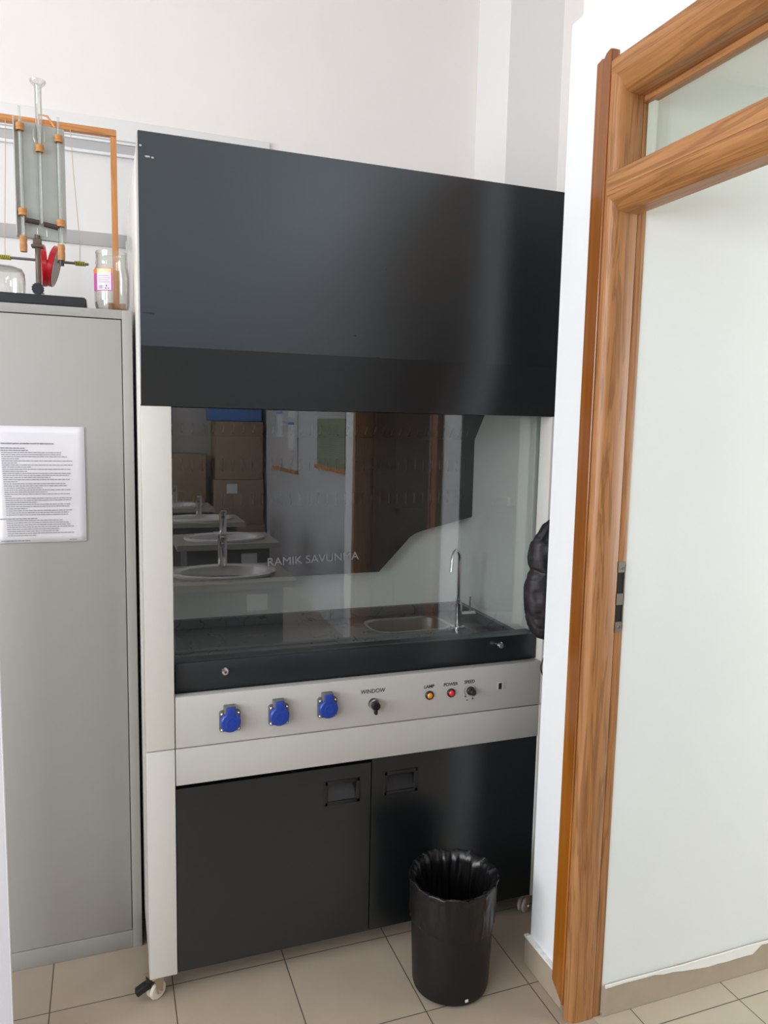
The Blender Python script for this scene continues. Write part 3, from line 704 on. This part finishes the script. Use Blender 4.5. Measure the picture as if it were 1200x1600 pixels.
# ================================================================= APPARATUS ON THE LOCKER
AP = thing('glass_tube_demonstrator', (-0.235, 0.33, ZL), 'grey board with three corked glass tubes on a black-based stand, on the grey locker', 'laboratory apparatus')
bm = B(); prism(bm, rrect(-0.2455, 0.36, 0.126, 0.108, 0.012, 4), 'z', ZL+.0005, ZL+.0265, bev=0.003); obj('base', bm, 'base', AP)
bm = B(); cyl(bm, (-.2365, .335, ZL+.0265), (-.2365, .335, 1.985), 0.0068, 20); obj('rod', bm, 'rodmetal', AP)
bm = B(); lathe(bm, [(0.013, 0), (0.013, 0.016)], (-.2365, .335, ZL+.0265), seg=20); obj('rod_socket', bm, 'steel', AP)
bm = B(); pts_ = [(0.0135+(0.0018 if i % 2 else 0)) for i in range(28)]
prism(bm, [(-.2375+r_*math.cos(2*PI*i/28), 1.8445+r_*math.sin(2*PI*i/28)) for i, r_ in enumerate(pts_)], 'y', .305, .322, bev=.001)
cyl(bm, (-.2375, .322, 1.8445), (-.2375, .335, 1.8445), .006); obj('clamp_knob', bm, 'base', AP)
bm = B(); box(bm, -.2475, -.2265, .325, .345, 1.957, 1.975, bev=.003); box(bm, -.252, -.222, .322, .348, 1.952, 1.960, bev=.003); obj('clamp', bm, 'rodmetal', AP)
# board, turned a little about the rod: y grows to the right
SL = 0.20
def by(x): return 0.338+(x+.225)*SL
bm = B(); prism(bm, [(-.282, by(-.282)), (-.166, by(-.166)), (-.166, by(-.166)+.008), (-.282, by(-.282)+.008)], 'z', 1.975, 2.262, bev=.0008); obj('backing_board', bm, 'alu', AP)
bm = B(); prism(bm, [(-.2845, by(-.2845)-.010), (-.282, by(-.282)-.010), (-.282, by(-.282)+.010), (-.2845, by(-.2845)+.010)], 'z', 1.975, 2.270); obj('edge_strip', bm, 'white', AP)
tubes = ((-.2685, 1.972, 2.262, 2.293, 'l'), (-.2245, 2.012, 2.262, 2.355, 'm'), (-.1795, 1.962, 2.245, 2.285, 'r'))
for x, zb, zt, tip, k in tubes:
    y = by(x)-.012; bm = B()
    if k == 'm':
        lathe(bm, [(0.0060, zb), (0.0060, 2.20), (0.0075, 2.225), (0.0085, 2.25), (0.0085, 2.348), (0.012, 2.352), (0.0185, 2.3585), (0.0195, 2.364), (0.018, 2.364), (0.0105, 2.3565), (0.007, 2.350), (0.007, 2.26), (0.0045, 2.20), (0.0045, zb)], (x, y, 0), seg=24, close=False)
    else:
        lathe(bm, [(0.0068, zb), (0.0068, zt-.012), (0.0035, zt+.004), (0.0030, tip), (0.0018, tip), (0.0020, zt+.004), (0.0052, zt-.014), (0.0052, zb)], (x, y, 0), seg=24, close=False)
    t_ = obj('glass_tube', bm, 'tube', AP, label={'l': 'left glass tube with a drawn tip', 'm': 'middle glass tube with a funnel top', 'r': 'right glass tube with a drawn tip'}[k])
    for zc in {'l': (2.243, 2.035), 'm': (2.199,), 'r': (2.232, 2.020)}[k]:
        bm = B(); lathe(bm, [(0.0088, -.009), (0.0102, -.0085), (0.0102, -.003), (0.0092, -.001), (0.0102, .001), (0.0102, .0085), (0.0088, .009)], (x, y, zc), seg=20, close=False); obj('tube_band', bm, 'band', AP)
    if k != 'm':
        bm = B(); lathe(bm, [(0.0085, 0), (0.0092, -.01), (0.0082, -.016), (0.0092, -.022), (0.0085, -.040), (0, -.040)], (x, y, zb+.004), seg=20); obj('cork', bm, 'cork', AP)
    if k == 'r':
        bm = B(); cyl(bm, (x, y, zb-.050), (x, y, zb-.034), .006); obj('cork_plug', bm, 'base', AP)
bm = B(); cyl(bm, (-.2625, by(-.2625)-.012, 2.0165), (-.231, by(-.231)-.012, 2.0145), .0065); cyl(bm, (-.219, by(-.219)-.012, 2.0120), (-.1865, by(-.1865)-.012, 2.0085), .0065)
pieces('rubber_hose', bm, 'brownhose', AP)
bm = B(); y = by(-.225)-.009
for a, b_ in (((-.2355, 2.000), (-.2355, 1.985)), ((-.2355, 1.985), (-.213, 1.981)), ((-.213, 1.981), (-.213, 2.000))): cyl(bm, (a[0], y, a[1]), (b_[0], y, b_[1]), .0009, 8)
for a, b_ in (((-.2385, 2.225), (-.2345, 2.215)), ((-.2385, 2.245), (-.2385, 2.225)), ((-.2125, 2.245), (-.2125, 2.218))): cyl(bm, (a[0], y, a[1]), (b_[0], y, b_[1]), .0009, 8)
pieces('wire_clip', bm, 'steel', AP)

# wooden gallows with hanging bar
GF = thing('wooden_hanging_frame', (-0.20, 0.52, ZL), 'orange pine frame behind the glass tubes, metal bar hanging from it on threads', 'laboratory apparatus')
bm = B(); box(bm, -.0505, -.0335, .515, .535, ZL+.0342, 2.318, bev=.002); obj('post', bm, 'pine', GF, label='right post')
bm = B(); box(bm, -.430, -.413, .515, .535, ZL+.0342, 2.318, bev=.002); obj('post', bm, 'pine', GF, label='left post')
bm = B(); box(bm, -.430, -.0335, .514, .536, 2.3185, 2.337, bev=.002); obj('beam', bm, 'pine_x', GF)
for x in (-.0455, -.4215):
    bm = B(); box(bm, x-.020, x+.026, .366, .60, ZL+.0005, ZL+.034, bev=.002); obj('foot', bm, 'pine', GF)
bm = B(); cyl(bm, (-.40, .50, 1.952), (-.1155, .50, 1.952), .0038, 14); obj('metal_bar', bm, 'barmetal', GF)
for xt, xb in ((-.320, -.3315), (-.156, -.1385)):
    bm = B(); tube(bm, [(xt, .513, 2.32), ((xt*2+xb)/3, .508, 2.2), (xb+.001, .500, 2.01), (xb, .4985, 1.953)], .0010, 8); obj('thread', bm, 'string', GF)
    bm = B()
    pts = [(xb-.014+.028*i/72, .50+.0055*math.cos(i*.524), 1.952+.0055*math.sin(i*.524)) for i in range(73)]
    tube(bm, pts, .0018, 6); obj('thread_wrap', bm, 'wrap', GF)
    bm = B(); cyl(bm, (xb-.013, .50, 1.952), (xb+.013, .50, 1.952), .0052, 14); obj('tape_core', bm, 'base', GF)
for xc, ax, nm in ((-.2360, Vector((1, .12, .05)), 'left'), (-.2085, Vector((1, -.10, -.24)), 'right')):
    bm = B(); lathe(bm, [(0.0, -.0085), (.053, -.0085), (.0575, -.006), (.0575, .006), (.055, .0085), (.052, .0085), (.051, .0078)], (xc, .50, 1.938), ax, 44, close=False)
    dk = obj('red_disc', bm, 'redpaint', GF, label='%s red disc on the bar' % nm)
    bm = B(); lathe(bm, [(.0525, .0080), (.0, .0080)], (xc, .50, 1.938), ax, 44, close=False); obj('disc_face', bm, 'discface', dk)
bm = B(); tube(bm, [(-.236, .512, 2.31), (-.236, .505, 2.345), (-.214, .505, 2.343), (-.196, .507, 2.318)], .003, 8); obj('hook', bm, 'pine', GF)

# jar
JX, JY = -.0555, .318
JR = thing('glass_jar', (JX, JY, ZL), 'clear open glass jar with a torn orange and magenta label, on the grey locker', 'jar')
bm = B()
lathe(bm, [(0, .0005), (.034, .0005), (.0405, .006), (.0445, .022), (.0450, .095), (.0430, .112), (.0395, .120), (.0395, .124), (.0408, .127), (.0408, .131), (.0395, .134), (.0395, .150), (.0408, .153), (.0400, .158), (.0375, .1585),
           (.0370, .155), (.0370, .122), (.0400, .112), (.0425, .095), (.0422, .024), (.038, .010), (.030, .006), (0, .006)], (JX, JY, ZL), seg=56)
obj('glass_body', bm, 'jar', JR)
def arc_patch(bm, a0, a1, z0, z1, r, n=12):
    f = []
    A = [bm.verts.new((JX+r*math.cos(math.radians(a0+(a1-a0)*i/n)), JY+r*math.sin(math.radians(a0+(a1-a0)*i/n)), ZL+z0)) for i in range(n+1)]
    C2 = [bm.verts.new((v.co.x, v.co.y, ZL+z1)) for v in A]
    for i in range(n): bm.faces.new((A[i], A[i+1], C2[i+1], C2[i]))
M['lab_mag'] = pm('label_magenta', (0.45, 0.06, 0.28), 0.4); M['lab_or'] = pm('label_orange', (0.85, 0.17, 0.03), 0.4)
M['lab_pale'] = pm('label_pale', (0.78, 0.62, 0.78), 0.5); M['lab_peach'] = pm('label_peach', (0.88, 0.62, 0.38), 0.5)
lb = None
for nm, mt, a in (('label', 'lab_mag', (182, 271, .052, .098, .0452)), ('label_band', 'lab_or', (182, 271, .0975, .110, .0452)), ('label_panel', 'lab_pale', (215, 267, .054, .098, .04535)), ('label_panel', 'lab_peach', (215, 267, .098, .1085, .04535))):
    bm = B(); arc_patch(bm, *a); o = obj(nm, bm, mt, JR if lb is None else lb)
    if lb is None: lb = o; o['label'] = 'orange and magenta paper label'
bm = B()
for i, a in enumerate((222, 224.5, 227.5, 229, 232, 234, 236.5, 239)): arc_patch(bm, a, a+(1.4 if i % 3 else .8), .057, .066, .0455, 1)
for k in range(4): arc_patch(bm, 221, 262-3*(k % 2), .073+.0055*k, .0742+.0055*k, .0455, 6)
arc_patch(bm, 246, 252, .056, .060, .0455, 2); arc_patch(bm, 249, 254, .062, .067, .0455, 2); arc_patch(bm, 256, 260, .056, .060, .0455, 2)
obj('label_print', bm, 'faint', lb, smooth=False)
# inverted beaker
BX_, BY_ = -.322, .335
bm = B()
lathe(bm, [(.052, .0275), (.054, .060), (.053, .085), (.047, .097), (.036, .101), (0, .101), (0, .099), (.035, .099), (.0455, .095), (.0515, .084), (.0525, .060), (.0505, .0275)], (BX_, BY_, ZL), seg=48)
tag(obj('glass_dish', bm, 'jar'), 'upturned clear glass beaker standing on the black base plate', 'beaker')

# ================================================================= WASTE BIN
BC = Vector((0.777, -0.172, 0))
WB = thing('waste_bin', BC, 'black round waste bin lined with a black bag, in front of the fume hood', 'waste bin')
RB, RT, HB = 0.104, 0.1155, 0.312
bm = B(); prof = [(0, .002), (RB-.012, .002), (RB-.003, .008), (RB, .020)] + [(RB+(RT-RB)*t, .02+(HB-.02)*t) for t in (.25, .5, .75, 1)] + [(RT-.003, HB), (RB-.003, .02), (0, .012)]
lathe(bm, prof, BC, seg=64); obj('bucket', bm, 'bin', WB)
bm = B(); box(bm, BC.x-.005, BC.x+.004, BC.y-RB-.0015, BC.y-RB+.004, .018, .026, bev=.001); obj('chip', bm, 'cream', WB, label='small pale chip near the foot')
seg = 180
ringdef = []     # (radius, z, wrinkle amplitude)
for z in (.196, .203, .212, .225, .240, .253, .268, .283, .295, .305): ringdef.append((RB+(RT-RB)*z/HB+.0018, z, .0016, 'o'))
ringdef += [(RT+.003, .3115, .0028, 'o'), (RT+.001, .3160, .0032, 't'), (RT-.003, .3155, .006, 't'), (RT-.007, .308, .006, 'i')]
for k in range(1, 13):
    t = k/12; ringdef.append(((RT-.008)*(1-t)+(RB-.022)*t, .308-.245*t, .006+.011*min(1, t*2.2), 'i'))
bm = B(); rings = []
for q, (r, z, amp, kd) in enumerate(ringdef):
    rg = []
    for i in range(seg):
        a = 2*PI*i/seg; p = Vector((math.cos(a)*2.2, math.sin(a)*2.2, z*9))
        n1 = noise.noise(p*1.3+Vector((3, 1, 7))); n2 = noise.noise(p*4.1); 
        if kd == 'i':
            v1 = noise.noise(Vector((math.cos(a)*5, math.sin(a)*5, z*5+n1*1.5))); v2 = noise.noise(Vector((math.cos(a)*11, math.sin(a)*11, z*16)))
            dr = -amp*(abs(v1)*1.8+abs(v2)*.6)
        else:
            ridge = max(0, 1-abs(n1*3.2+z*30 % 1-.5)*4) if kd == 'o' else 0
            fold = abs(noise.noise(Vector((math.cos(a)*3+1, math.sin(a)*3, z*26+n1*2))))
            dr = amp*(.5*n1+.4*n2+.5+.25*ridge+1.3*(1-min(1, fold*5)))
        dz = 0.006*n1*(1 if kd != 'o' else (.9 if z > .29 else .25)) + (.006*math.sin(a*2+1) if q == 0 else 0)
        rr = r+dr; rg.append(bm.verts.new((BC.x+rr*math.cos(a), BC.y+rr*math.sin(a), z+dz)))
    rings.append(rg)
for a, b_ in zip(rings, rings[1:]):
    for i in range(seg): bm.faces.new((a[i], b_[i], b_[(i+1) % seg], a[(i+1) % seg]))
bm.faces.new(rings[-1])
bmesh.ops.recalc_face_normals(bm, faces=bm.faces)
obj('bin_liner', bm, 'bag', WB, ang=180)

# ================================================================= COAT AND CORD BEHIND THE PIER
bm = B(); yc = -0.088
outl = [(1.247, 1.118), (1.235, 1.098), (1.215, 1.083), (1.195, 1.066), (1.17, 1.060), (1.14, 1.055), (1.115, 1.058), (1.102, 1.063), (1.09, 1.056), (1.075, 1.049), (1.05, 1.047), (1.02, 1.048), (0.99, 1.051), (0.965, 1.056), (0.94, 1.064), (0.92, 1.074), (0.905, 1.090), (0.899, 1.108)]
sc = (1.8987+yc)/1.8687
rings = []; ns = 64
fine = []
for k in range(len(outl)-1):
    for t in range(6): fine.append(tuple(outl[k][j]*(1-t/6)+outl[k+1][j]*t/6 for j in (0, 1)))
fine.append(outl[-1])
for z_, x_ in fine:
    xl = (x_+.0807)*sc-.0807; zz = 1.51-(1.51-z_)*sc
    xr = 1.34-(xl-1.0)*.8; cxm = (xl+xr)/2; hwid = (xr-xl)/2
    dep = .052*min(1, .25+1.5*hwid/.15)
    if z_ > 1.19: dep *= .6
    rg = []
    for i in range(ns):
        a = 2*PI*i/ns
        ca, sa = math.cos(a), math.sin(a)
        p = Vector((ca*2.4, sa*1.5, zz*14+ca*3))
        fd = noise.noise(Vector((ca*3+zz*9, sa*2+zz*5, zz*22)))
        w_ = noise.noise(p*1.6)*.0065+noise.noise(p*4+Vector((5, 5, 5)))*.0025-.0045*max(0, 1-abs(fd)*6)
        x = cxm+(hwid-0.002+min(0, w_))*math.copysign(abs(ca)**.7, ca); y = yc+(dep+w_)*math.copysign(abs(sa)**.8, sa)
        rg.append(bm.verts.new((x, min(y, -.012), zz+.004*noise.noise(p))))
    rings.append(rg)
for a, b_ in zip(rings, rings[1:]):
    for i in range(ns): bm.faces.new((a[i], a[(i+1) % ns], b_[(i+1) % ns], b_[i]))
bm.faces.new(rings[0]); bm.faces.new(rings[-1]); bmesh.ops.recalc_face_normals(bm, faces=bm.faces)
CO = tag(obj('padded_coat', bm, 'coat', ang=180), 'dark padded coat hanging behind the white wall corner, beside the hood', 'coat')
bm = B(); cyl(bm, (1.165, -.1835, 1.255), (1.165, -.10, 1.262), .006); cyl(bm, (1.165, -.103, 1.255), (1.165, -.103, 1.285), .006); box(bm, 1.145, 1.185, -.1835, -.178, 1.235, 1.275, bev=.002)
tag(obj('coat_hook', bm, 'steel'), 'steel coat hook behind the white wall corner holding the dark coat', 'hook')
bm = B(); pts = [(1.14, -.10, .93), (1.115, -.09, .88), (1.088, -.085, .862), (1.078, -.085, .84), (1.080, -.085, .818), (1.092, -.09, .795), (1.12, -.10, .77), (1.2, -.12, .76)]
fin = []
for k in range(len(pts)-1):
    for t in range(5):
        p0 = Vector(pts[max(k-1, 0)]); p1 = Vector(pts[k]); p2 = Vector(pts[k+1]); p3 = Vector(pts[min(k+2, len(pts)-1)]); u = t/5
        fin.append(.5*((2*p1)+(-p0+p2)*u+(2*p0-5*p1+4*p2-p3)*u*u+(-p0+3*p1-3*p2+p3)*u**3))
tube(bm, fin, .0022, 8); tag(obj('cord', bm, 'black'), 'thin black cord looping out from behind the white wall below the coat', 'cord')

# ================================================================= THE ROOM BEHIND THE CAMERA (seen mirrored in the sash)
names = ['first sink bench from the fume hood, white oval basin and chrome tap', 'second sink bench from the fume hood, white oval basin and chrome tap', 'third sink bench from the fume hood, white oval basin and chrome tap', 'fourth and farthest sink bench, white oval basin and chrome tap']
def sink_bench(cx_, cy_, label):
    t = thing('sink_bench', (cx_, cy_, 0), label, 'bench', 'sink benches in a row')
    bx('body', (cx_-.28, cx_+.24, cy_-.20, cy_+.20, 0, .715), 'benchbody', t, .002)
    r = B(); hol = [(cx_-.02+.22*math.cos(2*PI*i/40), cy_+.005+.15*math.sin(2*PI*i/40)) for i in range(40)]
    for zz in (.75, .716):
        o_ = [r.verts.new((x, y, zz)) for x, y in ((cx_-.34, cy_-.25), (cx_+.30, cy_-.25), (cx_+.30, cy_+.25), (cx_-.34, cy_+.25))]
        i_ = [r.verts.new((x, y, zz)) for x, y in hol]
        ee = [r.edges.new((a, b)) for L_ in (o_, i_) for a, b in zip(L_, L_[1:]+L_[:1])]
        bmesh.ops.triangle_fill(r, use_beauty=True, use_dissolve=False, edges=ee)
        if zz == .75: top_ = o_
        else:
            for i in range(4): r.faces.new((top_[i], top_[(i+1) % 4], o_[(i+1) % 4], o_[i]))
    obj('bench_top', r, 'benchtop', t, smooth=False)
    r = B(); prev = None
    for fx, fy, z in ((.255, .185, .751), (.262, .190, .765), (.245, .175, .770), (.215, .148, .762), (.19, .125, .70), (.10, .07, .655), (.02, .015, .65)):
        cur = [r.verts.new((cx_-.02+fx*math.cos(2*PI*i/40), cy_+.005+fy*math.sin(2*PI*i/40), z)) for i in range(40)]
        if prev:
            for i in range(40): r.faces.new((prev[i], cur[i], cur[(i+1) % 40], prev[(i+1) % 40]))
        prev = cur
    r.faces.new(prev); bmesh.ops.recalc_face_normals(r, faces=r.faces)
    obj('basin', r, 'ceramic', t)
    r = B(); x, y = cx_-.01, cy_-.13
    cyl(r, (x, y, .768), (x, y, .90), .024); tube(r, [(x, y, .875), (x-.01, y+.06, .90), (x-.015, y+.12, .89)], .012); box(r, x-.02, x+.02, y-.03, y+.06, .905, .925, bev=.006)
    obj('tap', r, 'chrome', t)
    bx('paper_tag', (cx_+.06, cx_+.16, cy_+.2005, cy_+.202, .60, .68), 'label', t)
    return t
def copy_tree(o, parent=None):
    c = o.copy(); COL.objects.link(c); c.parent = parent
    for ch in list(o.children): copy_tree(ch, c)
    return c
sb = sink_bench(0.49, -1.73, names[0])
for i, (x, y) in enumerate(((.66, -2.90), (.62, -3.95), (.52, -4.95))):
    c = copy_tree(sb); c.location = (x, y, 0); c['label'] = names[i+1]
def carton(x0, x1, y0, y1, z0, z1, label):
    r = B(); box(r, x0, x1, y0, y1, z0, z1, bev=.004)
    o = obj('cardboard_box', r, 'carton'); tag(o, label, 'box', 'stacked cardboard boxes')
    r = B(); box(r, x0-.001, x1+.001, (y0+y1)/2-.025, (y0+y1)/2+.025, z1, z1+.001); cen = ((x0+x1)/2, y1)
    box(r, x0+.02, x1-.02, y1, y1+.0008, (z0+z1)/2-.002, (z0+z1)/2); 
    [setattr(q_, 'parent', o) for q_ in pieces('packing_tape', r, 'benchtop', None)]
    return o
carton(0.98, 1.48, -6.25, -5.75, 0.001, .45, 'cardboard box at the bottom of the stack behind the sink benches')
carton(0.96, 1.46, -6.25, -5.75, 0.453, .92, 'cardboard box with a white label, second from the bottom of the stack')
carton(0.98, 1.46, -6.22, -5.78, 0.923, 1.52, 'tallest cardboard box on the stack, just under the blue crate')
bx('box_label', (1.08, 1.19, -5.7492, -5.748, .78, .88), 'label', bpy.data.objects['cardboard_box.001'])
carton(0.42, 0.90, -6.2, -5.8, 0.001, .62, 'cardboard box standing left of the tall stack, lower of two')
carton(0.46, 0.88, -6.2, -5.82, 0.623, 1.18, 'cardboard box standing left of the tall stack, upper of two')
for x0_, lbl in ((-1.35, 'dark brown tall cupboard added at the far end of the room, farther from the cartons'), (-0.52, 'dark brown tall cupboard added at the far end of the room, next to the cartons')):
    t = thing('added_cupboard', (x0_+.4, -6.0, 0), lbl, 'cupboard', 'added cupboards behind the sink benches')
    bx('body', (x0_, x0_+.8, -6.28, -5.85, 0, 2.05), 'doorleaf', t, .003)  # cupboards added to give the hood front something dark to reflect
    for q in (0, 1):
        dd = bx('door', (x0_+.01+.395*q, x0_+.40+.39*q, -5.849, -5.832, .05, 2.03), 'doorleaf', t, .002)
        bx('handle', (x0_+.37+.045*q, x0_+.385+.045*q, -5.832, -5.81, .95, 1.10), 'steel', dd, .002)
bm = B(); box(bm, 0.93, 1.45, -6.2, -5.8, 1.5225, 1.72, bev=.01); box(bm, .92, 1.46, -6.21, -5.79, 1.70, 1.725, bev=.005)
tag(obj('plastic_crate', bm, 'crate'), 'blue plastic crate on top of the cardboard box stack', 'crate')
bm = B(); prism(bm, [(-3.72, 1.19), (-2.98, 1.19), (-2.98, 2.05), (-3.72, 2.05)], 'x', 1.485, 1.4955)
ps = tag(obj('wall_chart', bm, 'poster', smooth=False), 'yellow and green printed chart on the wall across from the door', 'chart')
bx('hanging_rail', (1.47, 1.4845, -3.76, -2.94, 1.165, 1.195), 'pine', ps)
W2 = thing('notice_board', (1.49, -4.85, 1.5), 'white notice board with blue headings on the wall beyond the printed chart', 'board')
bx('board_panel', (1.485, 1.4955, -5.30, -4.40, 1.10, 2.05), 'paper', W2)
bx('wooden_ledge', (1.46, 1.4845, -5.32, -4.38, 1.07, 1.098), 'pine', W2)
for y0_, z0_ in ((-4.72, 1.50), (-4.72, 1.78), (-5.2, 1.6)):
    bx('pinned_sheet', (1.481, 1.4848, y0_, y0_+.24, z0_-.22, z0_+.02), 'label', W2)
    bx('blue_heading', (1.4795, 1.481, y0_, y0_+.24, z0_, z0_+.02), 'crate', W2)
